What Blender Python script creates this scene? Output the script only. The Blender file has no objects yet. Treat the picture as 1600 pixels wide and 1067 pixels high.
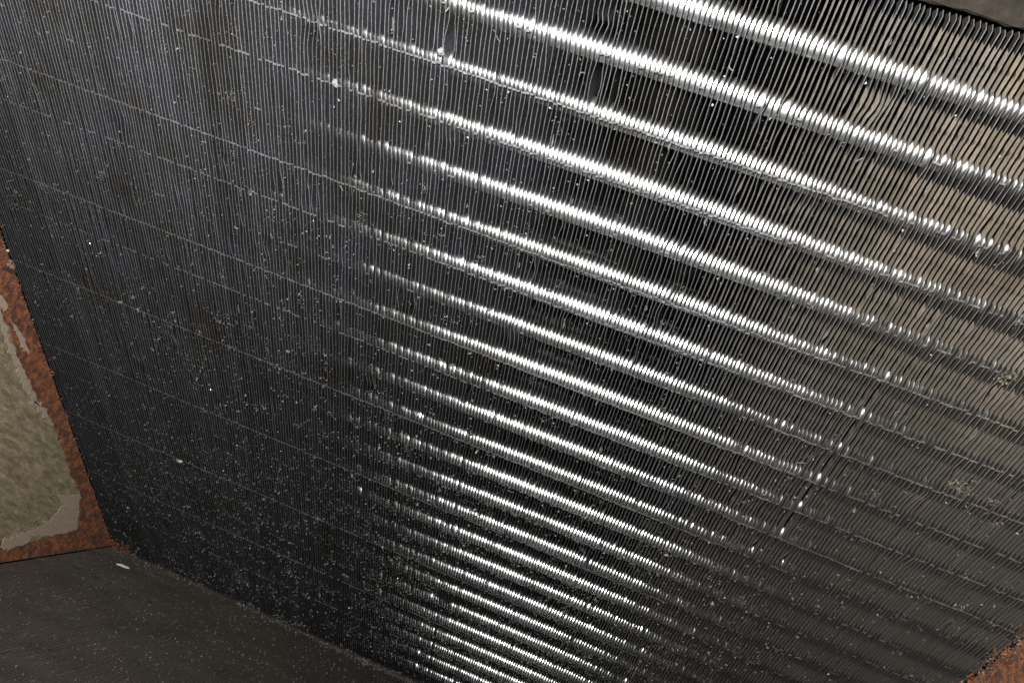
import bpy, bmesh, math, random
from mathutils import Matrix, Vector, noise

SC = bpy.context.scene
COL = SC.collection
S = 0.0254                      # one tube pitch in metres

# ------------------------------------------------------------------ frame of the coil
# local coil axes: U along the tubes, V down the fins, N into the coil.  World Z bisects the V of the two slabs.
PHI = math.radians(37.4)
H = PHI / 2
U_ = Vector((1, 0, 0))
V_ = Vector((0, -math.sin(H), -math.cos(H)))
N_ = Vector((0, math.cos(H), -math.sin(H)))
CREASE = (24.65, -0.155)         # V, N of the line where both slabs meet

def W(u, v, n):                 # coil coordinates -> world metres
    return (U_ * u + V_ * (v - CREASE[0]) + N_ * (n - CREASE[1])) * S

def frame(x, y, z, o):
    m = Matrix((x, y, z)).transposed().to_4x4()
    m.translation = o
    return m

# ------------------------------------------------------------------ camera
RX = (0.9229, -0.1333, 0.3612)
RY = (0.3508, 0.6686, -0.6557)
RZ = (-0.1541, 0.7318, 0.6638)
E_CAM = None
CAMP = (3.84, -5.703, -11.962)

def vec(c): return U_ * c[0] + V_ * c[1] + N_ * c[2]

cd = bpy.data.cameras.new('camera')
cam = bpy.data.objects.new('camera', cd); COL.objects.link(cam)
zz = (-vec(RZ)).normalized()
xx = vec(RX); xx = (xx - zz * xx.dot(zz)).normalized()
yy = zz.cross(xx)
cam.matrix_world = frame(xx, yy, zz, W(*CAMP))
cd.sensor_width = 36.0
cd.lens = 1444.75 / 1600 * 36.0
cd.clip_start = 0.01; cd.clip_end = 20
SC.camera = cam

# ------------------------------------------------------------------ world, lamp, exposure
w = bpy.data.worlds.new('World'); SC.world = w; w.use_nodes = True
bg = w.node_tree.nodes['Background']
bg.inputs['Color'].default_value = (1.0, 0.98, 0.95, 1); bg.inputs['Strength'].default_value = 0.003

LAMP = (1.8, -8.0, -12.0)       # torch held above the lens (coil coordinates)
AIM = (1.5, 3.0, 0.0)
ld = bpy.data.lights.new('torch_lamp', 'SPOT')
ld.energy = 60; ld.color = (1.0, 0.98, 0.95); ld.shadow_soft_size = 0.009
ld.spot_size = math.radians(150); ld.spot_blend = 1.0
lamp = bpy.data.objects.new('torch_lamp', ld); COL.objects.link(lamp)
lz = (W(*LAMP) - W(*AIM)).normalized(); lx = Vector((1, 0, 0)); lx = (lx - lz * lx.dot(lz)).normalized()
lamp.matrix_world = frame(lx, lz.cross(lx), lz, W(*LAMP))

SC.view_settings.view_transform = 'Standard'; SC.view_settings.look = 'None'
SC.view_settings.exposure = 0; SC.view_settings.gamma = 1
SC.view_settings.use_curve_mapping = False
SC.render.engine = 'CYCLES'
SC.cycles.max_bounces = 6
SC.cycles.sample_clamp_indirect = 4

# ------------------------------------------------------------------ materials
def mat(name):
    m = bpy.data.materials.new(name); m.use_nodes = True
    nt = m.node_tree
    return m, nt, nt.nodes['Principled BSDF']

def nd(nt, t, **k):
    n = nt.nodes.new(t)
    for a, b in k.items():
        if a in n.inputs: n.inputs[a].default_value = b
        else: setattr(n, a, b)
    return n

def noise_n(nt, scale, detail=4, rough=.6, vec=None):
    n = nd(nt, 'ShaderNodeTexNoise'); n.inputs['Scale'].default_value = scale
    n.inputs['Detail'].default_value = detail; n.inputs['Roughness'].default_value = rough
    if vec: nt.links.new(vec, n.inputs['Vector'])
    return n

def ramp(nt, src, stops):
    r = nd(nt, 'ShaderNodeValToRGB')
    e = r.color_ramp.elements
    while len(e) < len(stops): e.new(.5)
    for el, (p, c) in zip(e, stops):
        el.position = p; el.color = (*c, 1) if len(c) == 3 else c
    nt.links.new(src, r.inputs['Fac'])
    return r

def bump(nt, b, src, strength, dist):
    bp = nd(nt, 'ShaderNodeBump'); bp.inputs['Strength'].default_value = strength
    bp.inputs['Distance'].default_value = dist
    nt.links.new(src, bp.inputs['Height']); nt.links.new(bp.outputs['Normal'], b.inputs['Normal'])

def world_pos(nt):
    return nd(nt, 'ShaderNodeNewGeometry').outputs['Position']

def g(v): return (v, v, v)

# fins: cut front edges, a dusty left face whose dust stays clear beside every tube, a cleaner right face
def fin_material(name, stops, rough, metal, banded, falloff=0):
    m, nt, b = mat(name)
    P = world_pos(nt)
    n1 = noise_n(nt, 28, 5, .62, P)
    n2 = noise_n(nt, 1000, 3, .7, P)
    oi = nd(nt, 'ShaderNodeObjectInfo')
    r1 = ramp(nt, n1.outputs['Fac'], stops)
    r2 = ramp(nt, n2.outputs['Fac'], [(.3, g(.45)), (.7, g(1.35))])
    r3 = ramp(nt, oi.outputs['Random'], [(0, g(.72)), (1, g(1.2))])
    mx = nd(nt, 'ShaderNodeMix', data_type='RGBA', blend_type='MULTIPLY'); mx.inputs[0].default_value = 1
    nt.links.new(r1.outputs[0], mx.inputs[6]); nt.links.new(r2.outputs[0], mx.inputs[7])
    mx2 = nd(nt, 'ShaderNodeMix', data_type='RGBA', blend_type='MULTIPLY'); mx2.inputs[0].default_value = 1
    nt.links.new(mx.outputs[2], mx2.inputs[6]); nt.links.new(r3.outputs[0], mx2.inputs[7])
    nt.links.new(mx2.outputs[2], b.inputs['Base Color'])
    b.inputs['Roughness'].default_value = rough; b.inputs['Metallic'].default_value = metal
    tc = nd(nt, 'ShaderNodeTexCoord'); sp = nd(nt, 'ShaderNodeSeparateXYZ')
    nt.links.new(tc.outputs['Object'], sp.inputs[0])
    if falloff:                    # light falloff put into the colour, darker towards bottom and left end
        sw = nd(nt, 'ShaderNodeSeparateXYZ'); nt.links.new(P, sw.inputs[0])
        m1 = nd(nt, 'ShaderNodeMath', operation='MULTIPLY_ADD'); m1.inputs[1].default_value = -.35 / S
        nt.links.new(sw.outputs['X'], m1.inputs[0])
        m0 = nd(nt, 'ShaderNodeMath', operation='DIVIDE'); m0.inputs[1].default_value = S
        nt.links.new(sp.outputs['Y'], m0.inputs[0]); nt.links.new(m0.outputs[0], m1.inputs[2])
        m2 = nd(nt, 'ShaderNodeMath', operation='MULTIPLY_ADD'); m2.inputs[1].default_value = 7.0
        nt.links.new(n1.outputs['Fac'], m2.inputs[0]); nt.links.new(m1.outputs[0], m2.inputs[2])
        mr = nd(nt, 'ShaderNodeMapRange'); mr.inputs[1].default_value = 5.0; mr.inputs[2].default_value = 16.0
        mr.inputs[3].default_value = 1.0; mr.inputs[4].default_value = falloff
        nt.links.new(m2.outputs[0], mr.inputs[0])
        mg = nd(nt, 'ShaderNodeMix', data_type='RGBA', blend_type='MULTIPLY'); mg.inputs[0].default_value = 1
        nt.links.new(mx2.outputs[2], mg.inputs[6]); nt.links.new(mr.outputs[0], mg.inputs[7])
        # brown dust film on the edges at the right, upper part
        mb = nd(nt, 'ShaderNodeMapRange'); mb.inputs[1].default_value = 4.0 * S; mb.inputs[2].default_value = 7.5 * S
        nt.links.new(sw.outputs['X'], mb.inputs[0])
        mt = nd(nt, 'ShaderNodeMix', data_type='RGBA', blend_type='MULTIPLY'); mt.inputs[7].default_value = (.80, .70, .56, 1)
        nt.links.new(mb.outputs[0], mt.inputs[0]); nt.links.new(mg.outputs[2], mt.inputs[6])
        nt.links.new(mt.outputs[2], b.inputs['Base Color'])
    if banded:
        def mth(op, a, c=None):
            q = nd(nt, 'ShaderNodeMath', operation=op)
            for i, x in enumerate((a, c)):
                if x is None: continue
                if isinstance(x, (int, float)): q.inputs[i].default_value = x
                else: nt.links.new(x, q.inputs[i])
            return q.outputs[0]
        wob = mth('MULTIPLY', mth('SUBTRACT', n1.outputs['Fac'], .5), .12)
        fr = mth('FRACT', mth('ADD', mth('DIVIDE', sp.outputs['Y'], S), wob))
        dep = mth('DIVIDE', sp.outputs['Z'], S)
        low = mth('ADD', .335, mth('MULTIPLY', mth('ADD', dep, .13), .12))
        dusty = mth('MULTIPLY', mth('GREATER_THAN', fr, low), mth('LESS_THAN', fr, .9))
        spot = mth('MULTIPLY', mth('LESS_THAN', mth('ABSOLUTE', mth('SUBTRACT', fr, .62)), .035), mth('GREATER_THAN', dep, -.07))
        dusty = mth('MULTIPLY', dusty, mth('SUBTRACT', 1.0, mth('MULTIPLY', spot, .75)))
        clean = nd(nt, 'ShaderNodeBsdfPrincipled')
        clean.inputs['Base Color'].default_value = (.10, .10, .105, 1); clean.inputs['Metallic'].default_value = 1
        clean.inputs['Roughness'].default_value = .42
        # brown film thins further down; the darker tone there paints in light falloff
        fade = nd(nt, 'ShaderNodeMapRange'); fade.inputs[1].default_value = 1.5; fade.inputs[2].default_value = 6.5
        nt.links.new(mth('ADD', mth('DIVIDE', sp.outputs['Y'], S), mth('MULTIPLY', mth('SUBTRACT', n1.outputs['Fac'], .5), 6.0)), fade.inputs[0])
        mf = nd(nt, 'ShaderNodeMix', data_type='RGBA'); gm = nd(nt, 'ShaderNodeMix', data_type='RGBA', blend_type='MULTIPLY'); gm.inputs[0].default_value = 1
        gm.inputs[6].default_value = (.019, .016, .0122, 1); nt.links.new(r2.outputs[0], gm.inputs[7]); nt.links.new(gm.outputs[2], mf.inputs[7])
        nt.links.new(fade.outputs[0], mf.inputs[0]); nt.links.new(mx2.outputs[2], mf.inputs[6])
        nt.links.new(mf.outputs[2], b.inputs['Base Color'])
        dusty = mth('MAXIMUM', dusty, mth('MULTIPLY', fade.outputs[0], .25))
        ms = nd(nt, 'ShaderNodeMixShader')
        nt.links.new(dusty, ms.inputs[0]); nt.links.new(clean.outputs[0], ms.inputs[1]); nt.links.new(b.outputs[0], ms.inputs[2])
        nt.links.new(ms.outputs[0], nt.nodes['Material Output'].inputs['Surface'])
    return m
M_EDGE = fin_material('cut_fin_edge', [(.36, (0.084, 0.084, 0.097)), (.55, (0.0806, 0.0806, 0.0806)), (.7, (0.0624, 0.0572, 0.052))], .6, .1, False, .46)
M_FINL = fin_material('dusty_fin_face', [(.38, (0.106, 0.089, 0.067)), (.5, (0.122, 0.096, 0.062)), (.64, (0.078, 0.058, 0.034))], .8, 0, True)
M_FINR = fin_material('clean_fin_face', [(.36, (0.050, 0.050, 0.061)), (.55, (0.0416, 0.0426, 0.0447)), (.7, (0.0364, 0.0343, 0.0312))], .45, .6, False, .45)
M_EDGE2 = fin_material('grimy_fin_edge', [(.36, (0.066, 0.055, 0.043)), (.55, (0.052, 0.041, 0.031)), (.7, (0.036, 0.027, 0.019))], .8, 0, False)
M_FACE2 = fin_material('grimy_fin_face', [(.36, (.05, .042, .034)), (.55, (.042, .034, .026)), (.7, (.034, .026, .019))], .7, .2, False)
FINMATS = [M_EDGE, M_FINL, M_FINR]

# bare rolled aluminium of collars on the tubes
M_TUBE, nt, b = mat('bright_aluminium_collar')
P = world_pos(nt)
n1 = noise_n(nt, 420, 4, .65, P)
r1 = ramp(nt, n1.outputs['Fac'], [(.32, (.22, .215, .205)), (.47, (.66, .67, .665)), (.75, (.78, .80, .795))])
n3 = noise_n(nt, 38, 3, .6, P)
r4 = ramp(nt, n3.outputs['Fac'], [(.34, g(.42)), (.48, g(.9)), (.65, g(1))])
oi = nd(nt, 'ShaderNodeObjectInfo')
r5 = ramp(nt, oi.outputs['Random'], [(0, g(.65)), (1, g(1))])
for r_ in (r4, r5):
    mx = nd(nt, 'ShaderNodeMix', data_type='RGBA', blend_type='MULTIPLY'); mx.inputs[0].default_value = 1
    nt.links.new((r1.outputs[0] if r_ is r4 else last), mx.inputs[6]); nt.links.new(r_.outputs[0], mx.inputs[7]); last = mx.outputs[2]
nt.links.new(last, b.inputs['Base Color'])
r2 = ramp(nt, n1.outputs['Fac'], [(.3, g(.52)), (.46, g(.395)), (.8, g(.365))])
nt.links.new(r2.outputs[0], b.inputs['Roughness'])
b.inputs['Metallic'].default_value = 1

# rusted sheet
M_RUST, nt, b = mat('rusted_steel')
P = world_pos(nt)
n1 = noise_n(nt, 190, 8, .75, P)
n2 = noise_n(nt, 900, 4, .7, P)
r1 = ramp(nt, n1.outputs['Fac'], [(.34, (0.0182, 0.00624, 0.00208)), (.47, (0.056, 0.016, 0.0038)), (.57, (0.17, 0.047, 0.0075)), (.70, (0.185, 0.070, 0.024))])
r2 = ramp(nt, n2.outputs['Fac'], [(.3, g(.45)), (.6, g(1.1))])
mx = nd(nt, 'ShaderNodeMix', data_type='RGBA', blend_type='MULTIPLY'); mx.inputs[0].default_value = 1
nt.links.new(r1.outputs[0], mx.inputs[6]); nt.links.new(r2.outputs[0], mx.inputs[7])
nt.links.new(mx.outputs[2], b.inputs['Base Color'])
b.inputs['Roughness'].default_value = .9
bump(nt, b, n2.outputs['Fac'], .8, .0012)

# old grey-beige paint
M_PAINT, nt, b = mat('old_grey_paint')
P = world_pos(nt)
mp = nd(nt, 'ShaderNodeMapping'); mp.inputs['Rotation'].default_value = (math.radians(25), 0, 0); mp.inputs['Scale'].default_value = (1, 2.2, .55)
nt.links.new(P, mp.inputs['Vector'])
n1 = noise_n(nt, 110, 8, .72, mp.outputs[0])
n2 = noise_n(nt, 700, 4, .7, P)
r1 = ramp(nt, n1.outputs['Fac'], [(.30, (0.0572, 0.0478, 0.0286)), (.44, (0.100, 0.084, 0.050)), (.56, (0.150, 0.122, 0.075)), (.68, (0.245, 0.19, 0.13))])
r2 = ramp(nt, n2.outputs['Fac'], [(.32, g(.35)), (.45, g(.9)), (.8, g(1.2))])
mx = nd(nt, 'ShaderNodeMix', data_type='RGBA', blend_type='MULTIPLY'); mx.inputs[0].default_value = 1
nt.links.new(r1.outputs[0], mx.inputs[6]); nt.links.new(r2.outputs[0], mx.inputs[7])
nt.links.new(mx.outputs[2], b.inputs['Base Color'])
b.inputs['Roughness'].default_value = .75
bump(nt, b, n1.outputs['Fac'], .5, .002)

M_PALE, nt, b = mat('pale_paint_scrape')
P = world_pos(nt)
n2 = noise_n(nt, 500, 5, .7, P)
r1 = ramp(nt, n2.outputs['Fac'], [(.3, (0.105, 0.083, 0.060)), (.6, (0.195, 0.154, 0.115))])
nt.links.new(r1.outputs[0], b.inputs['Base Color']); b.inputs['Roughness'].default_value = .8

M_RAIL, nt, b = mat('dull_brown_grey_steel')
P = world_pos(nt)
n1 = noise_n(nt, 160, 6, .7, P)
r1 = ramp(nt, n1.outputs['Fac'], [(.3, (0.003, 0.0023, 0.0017)), (.55, (0.0088, 0.0069, 0.005)), (.8, (0.02, 0.0158, 0.0118))])
nt.links.new(r1.outputs[0], b.inputs['Base Color']); b.inputs['Roughness'].default_value = .85; b.inputs['Specular IOR Level'].default_value = .12
bump(nt, b, n1.outputs['Fac'], .4, .001)

def flat(name, c, rough=.8, metal=0):
    m, nt, b = mat(name)
    P = world_pos(nt)
    n = noise_n(nt, 1200, 3, .6, P)
    r = ramp(nt, n.outputs['Fac'], [(.3, tuple(x * .6 for x in c)), (.7, tuple(min(1, x * 1.2) for x in c))])
    nt.links.new(r.outputs[0], b.inputs['Base Color'])
    b.inputs['Roughness'].default_value = rough; b.inputs['Metallic'].default_value = metal
    return m
M_DUST = flat('grey_dust', (0.0988, 0.0988, 0.0962))
M_DUSTB = flat('brown_dust', (0.0676, 0.0598, 0.0494))
M_LINTG = flat('grey_lint', (0.0468, 0.0442, 0.0416))
M_SOOT = flat('brown_soot', (.022, .0175, .0125))
M_GRIT = flat('bright_grit', (0.416, 0.406, 0.374), .35, .4)
M_LINT = flat('olive_lint', (0.05, 0.043, 0.027))
M_REDDIRT = flat('red_brown_dirt', (0.052, 0.0286, 0.0182))
M_WHITE = flat('white_flake', (0.39, 0.374, 0.343), .6)
M_BLACK = flat('slot_shade', (0.00624, 0.00572, 0.0052), .9)
M_STRIP = flat('grimy_steel', (0.013, 0.0109, 0.00884), .8)

# ------------------------------------------------------------------ helpers
def link(name, me, parent=None, **props):
    o = bpy.data.objects.new(name, me); COL.objects.link(o)
    if parent: o.parent = parent
    for k, v in props.items(): o[k] = v
    return o

def mesh(name, vs, fs, mats, mi=None, smooth=False):
    me = bpy.data.meshes.new(name)
    me.from_pydata(vs, [], fs)
    for m in mats: me.materials.append(m)
    if mi: me.polygons.foreach_set('material_index', mi)
    if smooth: me.polygons.foreach_set('use_smooth', [True] * len(me.polygons))
    me.update()
    return me

def root(name, label, cat, m, group=None):
    o = bpy.data.objects.new(name, None); COL.objects.link(o)
    o.matrix_world = m; o.empty_display_size = .02
    o['label'] = label; o['category'] = cat
    if group: o['group'] = group
    return o

# ------------------------------------------------------------------ fins
PITCH = 0.07436
THICK = 0.0125
F0, F1 = -0.155, 1.49            # front and back edge of a fin (N)
VTOP, VBOT = -0.85, 24.65
TABS = {1: .15, 2: 1, 3: .75, 4: .12, 5: 1, 6: .7, 7: .15, 8: 1, 9: .6, 10: .12, 11: 1, 12: .2, 13: .2, 14: .97,
        15: .2, 16: .2, 17: .95, 18: .25, 19: .3, 20: .8, 21: .3, 22: .6}

TABS_R = {i: (.85 if 5 <= i <= 10 else .3) for i in range(1, 20)}

def fin_mesh(rng, bends=(), nb=3, seg=.14, tabs=1.0, v0=VTOP, v1=VBOT):
    """one thin plate; its front edge wanders a little and has a few dents"""
    n = int((v1 - v0) / seg)
    dents = [(rng.uniform(v0, v1), rng.choice((-1, 1)) * rng.uniform(.15, .6) * PITCH, rng.uniform(.07, .3)) for _ in range(nb)]
    dents += list(bends)
    ph = rng.uniform(0, 9); a1 = rng.uniform(.02, .07) * PITCH
    vs, fs, mi = [], [], []
    top = rng.uniform(-.05, .03)
    walk = 0
    for k in range(n + 1):
        v = v0 + (v1 - v0) * k / n
        walk = walk * .6 + rng.gauss(0, .03) * PITCH
        d = walk + a1 * math.sin(v * 2 * math.pi + ph) + .08 * PITCH * math.sin(v * .7 + ph * 2)
        for c, am, sg in dents:
            d += am * math.exp(-((v - c) / sg) ** 2)
        if k == 0: v += top
        t = THICK / 2
        vs += [(d - t, v, F0 + .012), (d, v, F0), (d + t, v, F0 + .012),
               (d * .55 + t, v, .13), (t, v, F1), (-t, v, F1), (d * .55 - t, v, .13)]
    for k in range(n):
        a = k * 7; c = a + 7
        for i in range(7):
            j = (i + 1) % 7
            fs.append((a + i, a + j, c + j, c + i)); mi.append((0, 0, 2, 2, 2, 1, 1)[i])
    fs.append(tuple(range(6, -1, -1))); fs.append(tuple(range(n * 7, n * 7 + 7))); mi += [0, 0]
    if tabs:                     # little folded lips on the front edge, level with each tube
        for i, pr in (TABS if tabs == 1 else TABS_R).items():
            if rng.random() < pr:
                v = i + rng.gauss(0, .010); h = rng.uniform(.010, .018)
                L = PITCH * rng.uniform(.55, .95)
                q = len(vs)
                for (u, vv, nn) in ((0, v - h, F0 + .004), (L, v - h, F0 + .006), (L, v + h, F0 + .006), (0, v + h, F0 + .004)):
                    vs.append((u, vv, nn))
                for (u, vv, nn) in ((0, v - h, F0 + .016), (L, v - h, F0 + .016), (L, v + h, F0 + .016), (0, v + h, F0 + .016)):
                    vs.append((u, vv, nn))
                fs += [(q, q + 3, q + 2, q + 1), (q + 4, q + 5, q + 6, q + 7), (q, q + 1, q + 5, q + 4), (q + 1, q + 2, q + 6, q + 5), (q + 2, q + 3, q + 7, q + 6)]; mi += [0] * 5
    vs = [(x * S, y * S, z * S) for x, y, z in vs]
    return vs, fs, mi

def fin_data(a):
    return mesh('fin', a[0], a[1], FINMATS, a[2])

U0, U1 = -11.53, 12.31
NF = int((U1 - U0) / PITCH)
slab = root('finned_coil', 'large dusty finned coil slab with bright tube lines, right of the rusty plate', 'heat exchanger',
            frame(U_, V_, N_, W(0, 0, 0)))
rng = random.Random(5)
VARIANTS = [fin_data(fin_mesh(rng, nb=rng.choice((1, 2, 3, 5)))) for _ in range(22)]
VARIANTS_R = [fin_data(fin_mesh(rng, nb=rng.choice((1, 2, 3, 5)), tabs=.5)) for _ in range(14)]

def fin_index(u): return int(round((u - U0) / PITCH - .5))

# dents that the photograph shows: (U, V, offset left fin, offset right fin) in pitches, half length
SPECIAL = {}
def dent(u, v, a, sg):
    SPECIAL.setdefault(fin_index(u), []).append((v, a * PITCH, sg))
def gap(u, v, a, sg):
    dent(u - PITCH / 2, v, -a, sg); dent(u + PITCH / 2, v, a, sg)
gap(-.74, 1.63, .75, .3); gap(1.59, 1.53, .6, .35); gap(3.88, .98, .3, .25); gap(2.8, 2.14, .3, .3); gap(4.57, .11, .4, .3)
for v in (4.8, 5.5, 6.2, 6.9, 7.6, 8.3, 9.0, 9.7): gap(7.36, v + .1, .27, .5)
for u, v, a in ((.47, .85, .5), (-1.5, 11.12, .5), (-1.0, 10.95, -.45), (-.65, 10.67, .5), (-.36, 16.51, -.5), (1.17, 5.15, .4),
                (.42, 9.12, .6), (4.27, 1.47, -.5), (3.71, 9.67, .4), (2.27, 11.34, .5), (3.13, 10.65, .6), (-.68, 2.1, -.5),
                (-.14, 5.75, .5), (-.96, 4.46, .5), (3.34, 4.02, -.5)):
    dent(u, v, a, .16)
rc = random.Random(31)
for _ in range(34):                       # small groups of fins combed over together
    u, v = rc.uniform(-10, 11.5), rc.uniform(0, 22)
    a, wd, sg = rc.choice((-1, 1)) * rc.uniform(.35, .9), rc.uniform(1.2, 3.2), rc.uniform(.1, .35)
    for k in range(-6, 7):
        dent(u + k * PITCH, v + k * rc.uniform(-.02, .02), a * math.exp(-(k / wd) ** 2), sg * rc.uniform(.8, 1.2))
NSTUFF = max(0, NF - 300)
svs, sfs, smi = [], [], []
for i in range(NF):
    u = U0 + PITCH * (i + .5)
    if i < NSTUFF:
        a, f, m_ = fin_mesh(rng, nb=3); smi += m_
        q = len(svs)
        svs += [(x + u * S, y, z) for x, y, z in a]; sfs += [tuple(k + q for k in p) for p in f]
        continue
    if i in SPECIAL:
        me = fin_data(fin_mesh(rng, bends=SPECIAL[i], nb=2, tabs=1 if u < 6 else .5))
    else:
        me = rng.choice(VARIANTS if u < 5 + rng.gauss(0, 1) else VARIANTS_R)
    o = link('fin', me, slab)
    o.location = ((u + rng.gauss(0, .03) * PITCH) * S, 0, 0)
link('fin_pack', mesh('fin_pack', svs, sfs, FINMATS, smi), slab, kind='stuff')

# ------------------------------------------------------------------ tubes with fin collars
TR = 0.1875
def tube_mesh(seg=18):
    vs, fs = [], []
    us = []
    for i in range(NF):
        u = U0 + PITCH * (i + .5)
        us += [(u - .021, TR), (u - .012, TR * 1.006), (u + .012, TR * 1.006), (u + .021, TR)]
    for u, r in us:
        for k in range(seg):
            a = 2 * math.pi * k / seg
            vs.append((u * S, math.cos(a) * r * S, math.sin(a) * r * S))
    for i in range(len(us) - 1):
        for k in range(seg):
            fs.append((i * seg + k, i * seg + (k + 1) % seg, (i + 1) * seg + (k + 1) % seg, (i + 1) * seg + k))
    fs.append(tuple(range(seg))); fs.append(tuple(range((len(us) - 1) * seg + seg - 1, (len(us) - 1) * seg - 1, -1)))
    return mesh('tube', vs, fs, [M_TUBE], smooth=True)
TUBE = tube_mesh()
for i in range(25):
    o = link('tube', TUBE, slab); o.location = (0, (i + .08) * S, .15 * S)
for i in range(-1, 24):
    o = link('tube', TUBE, slab); o.location = (0, (i + .58) * S, 1.016 * S)

# ------------------------------------------------------------------ the second slab of the V
up2 = -(V_ * math.cos(PHI)) - N_ * math.sin(PHI)
n2 = -(V_ * math.sin(PHI)) * -1 * -1 + N_ * math.cos(PHI)      # towards slab one
back2 = -(n2 - up2 * n2.dot(up2)).normalized()
v2 = -up2
if U_.cross(v2).dot(back2) < 0: ux = -U_
else: ux = U_
slab2 = root('finned_coil', 'lower coil slab dark with dust, under the rusty plate at bottom left', 'heat exchanger',
             frame(ux, v2, back2, W(0, CREASE[0] + .02, CREASE[1] - .03)))
sgn = 1 if ux == U_ else -1
LEN2 = 15.0
vs2, fs2, mi2 = [], [], []
base = []
for k in range(8):
    base.append(fin_mesh(rng, nb=3, seg=.3, tabs=0, v0=-LEN2, v1=-.05))
for i in range(NF):
    u = sgn * (U0 + PITCH * (i + .5))
    a, f, m_ = rng.choice(base); mi2 += m_
    q = len(vs2)
    vs2 += [(x + u * S, y, z - F0 * S) for x, y, z in a]; fs2 += [tuple(k + q for k in p) for p in f]
link('fin_pack', mesh('fin_pack', vs2, fs2, [M_EDGE2, M_FACE2, M_FACE2], mi2), slab2, kind='stuff')
for i in range(14):
    o = link('tube', TUBE, slab2); o.location = (0, -(i + .5) * S, (.15 - F0) * S)
    if sgn < 0: o.rotation_euler = (0, math.pi, 0)

# grimy strip along the bottom where both slabs meet
def box_pts(u0, u1, pts, name, m, smooth=False):
    vs = [W(u0, *p) for p in pts] + [W(u1, *p) for p in pts]
    n = len(pts)
    fs = [tuple(range(n)), tuple(range(2 * n - 1, n - 1, -1))]
    fs += [(i, i + n, (i + 1) % n + n, (i + 1) % n) for i in range(n)]
    me = mesh(name, [tuple(v) for v in vs], fs, [m])
    bm = bmesh.new(); bm.from_mesh(me); bmesh.ops.recalc_face_normals(bm, faces=bm.faces); bm.to_mesh(me); bm.free()
    return me

# ------------------------------------------------------------------ left end plate (rust under old paint)
PU = -11.57
def plate(u0, u1, pts, name, m): return box_pts(u0, u1, pts, name, m)
dv, dn = math.cos(PHI), math.sin(PHI)
cv, cn = CREASE
s2 = 14.5
apex = (cv, cn - .02)
far2 = (cv - dv * s2, cn - dn * s2)
tri = [apex, (-1.0, cn - .02), (-1.0, cn - 4.5), far2]
plate_l = link('end_plate', plate(PU - .06, PU + .02, tri, 'end_plate', M_RUST))
plate_l['label'] = 'rusty end plate under flaking grey-beige paint, at the left'; plate_l['category'] = 'metal plate'
def layer(name, m, poly, u0, u1, rough=.035, parent=plate_l, seed=1):
    r = random.Random(seed); pts = []
    for i, (a, c) in enumerate(poly):
        a2, c2 = poly[(i + 1) % len(poly)]
        L = math.hypot(a2 - a, c2 - c); k = max(1, min(14, int(L / .09)))
        for j in range(k):
            t = j / k
            pts.append((a + (a2 - a) * t + r.gauss(0, rough) * (1 if L < 4 else 0), c + (c2 - c) * t + r.gauss(0, rough) * (1 if L < 4 else 0)))
    return link(name, box_pts(u0, u1, pts, name, m), parent)
layer('paint_layer', M_PAINT, [(11.98, -0.92), (12.86, -0.93), (13.81, -0.94), (14.70, -0.91), (15.45, -0.88), (16.72, -0.68), (18.29, -0.70),
    (20.03, -0.75), (20.65, -0.68), (21.36, -0.91), (21.98, -1.23), (21.00, -2.09), (20.25, -2.84), (19.69, -3.45), (19.32, -3.59), (19.14, -3.47),
    (17.68, -4.51), (16.42, -5.26), (10.16, -3.26), (9.58, -1.20)], PU + .018, PU + .05)
layer('paint_flake', M_PALE, [(19.69, -1.37), (20.67, -0.72), (21.02, -0.83), (21.92, -1.25), (21.18, -1.95), (20.25, -2.62), (19.87, -2.75), (20.34, -1.95), (20.31, -1.38)], PU + .048, PU + .064, .03, seed=2)
layer('paint_flake', M_PALE, [(19.10, -3.48), (19.96, -2.57), (20.28, -2.79), (19.83, -3.30), (19.36, -3.56)], PU + .049, PU + .075, .04, seed=3)
layer('paint_flake', M_PALE, [(12.04, -0.95), (12.88, -0.96), (13.81, -0.96), (14.72, -0.94), (15.45, -0.90), (16.69, -0.72), (16.39, -0.93), (15.22, -1.07), (14.56, -1.11), (13.66, -1.11), (12.75, -1.08), (12.02, -1.07)], PU + .048, PU + .066, .04, seed=4)
layer('paint_flake', M_PALE, [(12.53, -0.73), (12.77, -0.67), (13.38, -0.59), (13.96, -0.57), (14.00, -0.63), (13.82, -0.71), (13.24, -0.73), (12.69, -0.75)], PU + .018, PU + .04, .02, seed=5)
layer('paint_flake', M_PALE, [(11.61, -0.78), (11.86, -0.71), (12.22, -0.71), (12.23, -0.85), (11.91, -0.90)], PU + .018, PU + .04, .02, seed=6)
layer('slot', M_BLACK, [(11.03, -0.50), (11.39, -0.27), (11.52, 0.02), (11.38, 0.12), (11.20, 0.05), (11.32, -0.06), (11.16, -0.30)], PU + .018, PU + .03, .01, seed=7)  # flat black patch: the shade inside the slot put into colour
layer('lip', M_PALE, [(11.01, -0.35), (11.11, -0.12), (11.34, -0.06), (11.27, -0.23)], PU + .018, PU + .06, .015, seed=8)

plate_r = link('end_plate', plate(12.315, 12.40, tri, 'end_plate', M_RUST))
plate_r['label'] = 'bare rusty end plate at the bottom right corner'; plate_r['category'] = 'metal plate'

strip = link('drain_strip', box_pts(-11.53, 12.25, [(cv + .12, cn - .02), (cv + .5, cn + .3), (cv + .5, cn - .9), (cv + .16, cn - .12)], 'drain_strip', M_STRIP))
strip['label'] = 'grimy strip in the crease between both coil slabs'; strip['category'] = 'metal strip'

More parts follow.
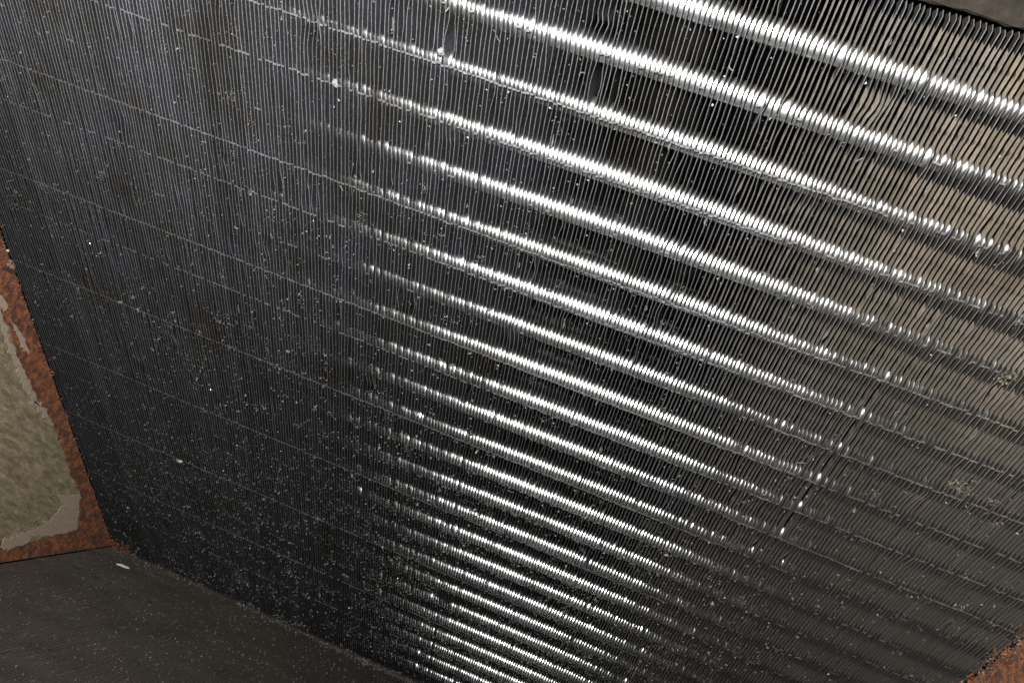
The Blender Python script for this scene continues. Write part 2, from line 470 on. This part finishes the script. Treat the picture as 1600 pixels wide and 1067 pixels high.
# ------------------------------------------------------------------ top rail
def rail_mesh():
    r = random.Random(4); vs, fs = [], []
    n = 240
    prof = [(-.985, -.17), (-.985, 1.5), (-3.4, 1.5), (-3.4, -.22), (-1.03, -.22)]
    for k in range(n + 1):
        u = -11.53 + 23.8 * k / n
        for i, (v, nn) in enumerate(prof):
            j = r.gauss(0, .010) + .05 * noise.noise(Vector((u * 1.3, 0, 7))) if i in (0, 4) else 0
            vs.append(tuple(W(u, v + j, nn + j * .5)))
    for k in range(n):
        for i in range(5):
            a, c = k * 5 + i, k * 5 + (i + 1) % 5
            fs.append((a, c, c + 5, a + 5))
    fs.append(tuple(range(4, -1, -1))); fs.append(tuple(range(n * 5, n * 5 + 5)))
    me = mesh('top_rail', vs, fs, [M_RAIL])
    bm = bmesh.new(); bm.from_mesh(me); bmesh.ops.recalc_face_normals(bm, faces=bm.faces); bm.to_mesh(me); bm.free()
    return me
rail = link('top_rail', rail_mesh())
rail['label'] = 'dull brown-grey steel rail above the fin tops, top right corner'; rail['category'] = 'steel rail'

# ------------------------------------------------------------------ dust and debris
rd = random.Random(77)
dv_, df_, dm_ = [], [], []
def rvec():
    while True:
        p = Vector((rd.uniform(-1, 1), rd.uniform(-1, 1), rd.uniform(-1, 1)))
        if .1 < p.length < 1: return p.normalized()
def speck(p, size, m, flat_n=None):
    """irregular four-cornered crumb"""
    q = len(dv_)
    for _ in range(4):
        d = rvec() * rd.uniform(.5, 1)
        dv_.append(tuple(p + d * size * S))
    df_.extend([(q, q + 1, q + 2), (q, q + 2, q + 3), (q, q + 3, q + 1), (q + 1, q + 3, q + 2)]); dm_.extend([m] * 4)
def fibre(p, e1, e2, size, m):
    q = len(dv_); a = rd.uniform(0, 6.28); cu = rd.uniform(-3, 3); x, y = 0, 0
    wd = size * .03 + .004
    for k in range(6):
        x += math.cos(a) * size / 5; y += math.sin(a) * size / 5; a += cu / 5
        c = p + (e1 * x + e2 * y) * S; n = (e1 * -math.sin(a) + e2 * math.cos(a)) * wd * S
        dv_.extend([tuple(c - n), tuple(c + n)])
    for k in range(5):
        b0 = q + k * 2; df_.append((b0, b0 + 1, b0 + 3, b0 + 2)); dm_.append(m)
def dens(u, v):
    d = .25 + .75 * min(1, max(0, (3.5 - u) / 9)) + .5 * min(1, max(0, (v - 9) / 9))
    d += .5 * min(1, max(0, (u - 2) / 5)) * min(1, max(0, (v - 5) / 5))
    d *= .35 + 1.3 * max(0, .5 + noise.noise(Vector((u * .5, v * .5, 3))))
    return d
n_ = 0
while n_ < 24000:
    u, v = rd.uniform(-11.3, 12.1), rd.uniform(-.85, 24.3)
    if rd.random() > dens(u, v) / 1.6: continue
    n_ += 1
    sz = min(.075, .011 * math.exp(rd.gauss(0, .55)) * (1 + v / 30))
    m = rd.choice((0, 0, 0, 1, 1, 1, 4, 4))
    if rd.random() < (v - .35 * u - 4) / 13 and rd.random() < .8: m = 4; sz *= 1.25
    if rd.random() < .03: m = 2; sz *= .75
    speck(W(u, v, F0 + rd.uniform(-.03, .05)), sz, m)
for _ in range(230):
    u, v = rd.uniform(-11.3, 12.1), rd.uniform(-.8, 24.2)
    if rd.random() > dens(u, v): continue
    fibre(W(u, v, F0 - .012), U_, V_, rd.uniform(.05, .16), rd.choice((0, 4, 4, 1)))
for _ in range(750):                      # matted smudges of dust
    u, v = rd.uniform(-11.2, 12), rd.uniform(-.7, 24)
    if rd.random() > dens(u, v) * 1.2: continue
    ru, rv = rd.uniform(.04, .16), rd.uniform(.06, .28); m = rd.choice((0, 1, 4, 4, 4, 5))
    for _k in range(rd.randint(10, 34)):
        speck(W(u + rd.gauss(0, ru), v + rd.gauss(0, rv), F0 + rd.uniform(-.015, .04)), rd.uniform(.008, .028), m)
for _ in range(9000):                     # coarse dark grime over the lower slab
    u = rd.uniform(-11.3, 11); t = rd.uniform(0, 13)
    if rd.random() > .55 + 1.3 * noise.noise(Vector((u * 1.1, t * 1.7, 21))): continue
    speck(W(0, CREASE[0] + .02, CREASE[1] - .03) + (U_ * u + up2 * t - back2 * rd.uniform(-.03, .03)) * S, rd.uniform(.018, .06), rd.choice((4, 4, 5, 5, 5)))
for _ in range(3600):                     # dust lying along the tube rows of the lower slab
    u = rd.uniform(-11.3, 12); k = rd.randint(2, 12)
    if rd.random() > .55 + 1.2 * noise.noise(Vector((u * .8, k * 3.7, 5))): continue
    speck(W(0, CREASE[0] + .02, CREASE[1] - .03) + (U_ * u + up2 * (k + .5 + rd.gauss(0, .07)) - back2 * rd.uniform(-.01, .04)) * S, rd.uniform(.010, .042), rd.choice((1, 1, 4, 4, 5)))
for _ in range(5200):                     # lint caught under the tubes
    i = rd.randint(0, 23); u = rd.uniform(-11, 12)
    if rd.random() > .25 + .75 * (.5 + noise.noise(Vector((u * 1.3, i * 5.1, 0)))): continue
    speck(W(u, i + rd.gauss(.22, .06), rd.uniform(-.1, .06)), rd.uniform(.012, .036), 0 if rd.random() < .85 else 2)
for _ in range(300):                      # lint bridging a gap between two fins
    u, v = rd.uniform(-11, 12), rd.uniform(-.5, 24)
    u = U0 + PITCH * math.floor((u - U0) / PITCH)
    L = rd.uniform(.06, .3); p = W(u + PITCH * .5, v, rd.uniform(-.11, .0))
    q = len(dv_); hw = PITCH * .52
    for k in range(5):
        c = p + (V_ * (L * k / 4) + N_ * rd.uniform(-.01, .01)) * S
        tp = math.sin(math.pi * (k + .6) / 5.2); w1, w2 = hw * rd.uniform(.3, 1) * tp, hw * rd.uniform(.3, 1) * tp
        dv_.extend([tuple(c - U_ * w1 * S), tuple(c + U_ * w2 * S)])
    for k in range(4): df_.append((q + 2 * k, q + 2 * k + 2, q + 2 * k + 3, q + 2 * k + 1)); dm_.append(4)
o2 = W(0, CREASE[0] + .02, CREASE[1] - .03)
for _ in range(15000):                     # dust on the lower slab
    u = rd.uniform(-11.3, 12); t = rd.uniform(0, 14)
    if rd.random() > .6 + noise.noise(Vector((u * .6, t * .6, 9))): continue
    m = rd.choice((1, 4, 4, 5, 5)) if rd.random() > .02 else 0
    sz = min(.08, .015 * math.exp(rd.gauss(0, .55)))
    if rd.random() < .006: m = 2; sz *= .7
    speck(o2 + (U_ * u + up2 * t - back2 * rd.uniform(-.02, .03)) * S, sz, m)
for _ in range(2600):                     # litter lying in the crease
    u = rd.uniform(-11.3, 12); t = abs(rd.gauss(0, .4))
    if rd.random() > .5 + 1.1 * noise.noise(Vector((u * .9, 2, 2))): continue
    speck(o2 + (U_ * u + up2 * (.05 + t) - back2 * rd.uniform(0, .05)) * S, rd.uniform(.012, .05), rd.choice((0, 1, 1, 4, 4, 4, 4)))
for _ in range(90):                       # heaps of lint along the ragged crease
    uc, tcn = rd.uniform(-11, 8), rd.gauss(0, .3)
    for _k in range(rd.randint(8, 26)):
        u, t = uc + rd.gauss(0, .16), tcn + rd.gauss(0, .09)
        q = (o2 + (U_ * u + up2 * (.05 + t) - back2 * rd.uniform(0, .06)) * S) if t > 0 else W(u, CREASE[0] + t - .05, F0 - rd.uniform(0, .06))
        speck(q, rd.uniform(.012, .045), rd.choice((0, 1, 1, 4, 4)))
for _ in range(6500):                     # soft dirt packed between the lower tubes and the fin edges
    i = rd.randint(11, 23); u = rd.uniform(-8, 8)
    if rd.random() > .15 + (i - 10) * .05 + .9 * noise.noise(Vector((u * 1.1, i * 2.3, 4))): continue
    speck(W(u, i + rd.gauss(0, .16), F0 + rd.uniform(-.03, .05)), rd.uniform(.016, .05), rd.choice((4, 4, 5, 5, 1, 0)))
for _ in range(260):                      # rust crumbs at the foot of the left plate
    speck(W(-11.53 + abs(rd.gauss(0, .5)), CREASE[0] - abs(rd.gauss(.2, .25)), CREASE[1] - .05 - abs(rd.gauss(0, .08))), rd.uniform(.02, .06), 3)
for _ in range(420):                      # scale flaking along the inner edge of the left plate
    v = rd.uniform(7, 24.2)
    speck(W(PU + .05 + abs(rd.gauss(0, .07)), v, F0 - .03 - abs(rd.gauss(0, .12))), rd.uniform(.015, .06), rd.choice((3, 3, 3, 1)))
for _ in range(1500):                     # loose scale over the bare rust
    v = rd.uniform(7, 24); nn = F0 - rd.uniform(0, 1.1)
    speck(W(PU + .02, v, nn), rd.uniform(.012, .05), 3)
for _ in range(220):                      # rust breaking through the old paint, and loose paint scabs
    v, nn = rd.uniform(11.5, 21.5), -rd.uniform(.9, 4.6)
    speck(W(PU + .052, v, nn), rd.uniform(.012, .04), rd.choice((3, 3, 1, 0)))
for _ in range(260):                      # red-brown smears on the fins at the right
    if rd.random() < .5: u, v = rd.gauss(10.2, .5), rd.gauss(7.0, .45)
    else: u, v = rd.gauss(9.5, 1.2), rd.gauss(13.5, .8)
    speck(W(u, v, F0 + rd.uniform(-.01, .05)), rd.uniform(.01, .03), rd.choice((3, 1, 4)))
for _ in range(600):
    v = rd.uniform(8, 15)
    speck(W(12.31 - abs(rd.gauss(0, .1)), v, F0 + rd.uniform(-.06, .06)), rd.uniform(.015, .05), rd.choice((3, 3, 3, 4)))
for _ in range(900):
    v = rd.uniform(8, 15)
    speck(W(12.31 - abs(rd.gauss(0, .07)), v, F0 - .03 - abs(rd.gauss(0, .3))), rd.uniform(.015, .06), rd.choice((3, 3, 3, 1)))
dust = link('dust', mesh('dust', dv_, df_, [M_DUST, M_DUSTB, M_GRIT, M_RUST, M_LINTG, M_SOOT], dm_), kind='stuff')
dust['label'] = 'grey dust, grit and lint scattered over both coil slabs'; dust['category'] = 'dust'

def clump(name, label, cat, p, e1, e2, e3, size, m, seed, flatz=.35, n=3):
    """lumpy little body, standing on the fin edges"""
    bm = bmesh.new(); bmesh.ops.create_icosphere(bm, subdivisions=n, radius=1)
    for v in bm.verts:
        q = v.co.copy()
        k = 1 + .45 * noise.noise(q * 1.3 + Vector((seed, 0, 0))) + .3 * noise.noise(q * 3.3 + Vector((0, seed, 0)))
        v.co = q * k
    me = bpy.data.meshes.new(name)
    for v in bm.verts: v.co = Vector((v.co.x * size[0], v.co.y * size[1], v.co.z * size[2])) * S
    bm.to_mesh(me); bm.free(); me.materials.append(m)
    o = link(name, me); o.matrix_world = frame(e1, e2, e3, p)
    o['label'] = label; o['category'] = cat
    return o
def lint(name, label, u, v, ru, rv, m, seed, n=46, cat='lint'):
    """loose tangle of crumbs and curled threads caught on the fin edges"""
    global dv_, df_, dm_, rd
    keep = (dv_, df_, dm_, rd)
    dv_, df_, dm_ = [], [], []; rd = random.Random(seed)
    c = W(u, v, F0 - .01)
    for k in range(n):
        a, q = rd.uniform(0, 6.28), math.sqrt(rd.random())
        p = Vector((math.cos(a) * q * ru * S, math.sin(a) * q * rv * S, -rd.random() * .03 * S))
        if k % 9: speck(p, rd.uniform(.012, .042), 0)
        else: fibre(p, Vector((1, 0, 0)), Vector((0, 1, 0)), rd.uniform(.04, .09), 0)
    me = mesh(name, dv_, df_, [m])
    dv_, df_, dm_, rd = keep
    o = link(name, me); o.matrix_world = frame(U_, V_, N_, c)
    o['label'] = label; o['category'] = cat
    return o
FZ = F0 - .01
lint('lint_clump', 'olive lint clump on the fins near the right edge, below the bright tubes', 8.86, 4.02, .14, .17, M_LINT, 1, 70)
lint('lint_clump', 'olive-grey lint patch lying just left of a red-brown crumb', 9.36, 6.63, .18, .14, M_LINT, 2, 80)
lint('dirt_crumb', 'red-brown crumbs of dirt beside the olive-grey lint patch', 10.05, 6.72, .13, .08, M_REDDIRT, 12, 34, 'dirt')
lint('lint_clump', 'small pale lint clump near the rusty bottom right corner', 10.97, 9.87, .10, .10, M_DUST, 4, 30)
clump('dirt_lump', 'tan lump stuck between spread fins beside the third bright tube', 'dirt', W(-.87, 1.79, FZ + .03), U_, V_, N_, (.05, .07, .05), M_DUST, 5)
clump('dirt_lump', 'small grey lump left of the fourth bright tube', 'dirt', W(-2.67, 2.96, FZ), U_, V_, N_, (.05, .07, .04), M_DUST, 6)
clump('metal_chip', 'shiny bent metal chip on dusty fins, right of the rusty plate', 'metal chip', W(-7.68, 16.98, FZ - .03), (U_ + V_ * -.5).normalized(), (V_ + U_ * .5).normalized(), N_, (.10, .04, .03), M_GRIT, 7)
clump('paint_chip', 'white paint chip lying on the dark lower slab', 'paint chip', o2 + (U_ * -10.14 + up2 * 1.64 - back2 * .03) * S, U_, up2, -back2, (.19, .10, .03), M_WHITE, 8)
clump('metal_bead', 'tiny shiny bead on rust above the black slot', 'metal bead', W(PU + .05, 10.71, -.17), U_, V_, N_, (.03, .035, .035), M_GRIT, 9, n=2)
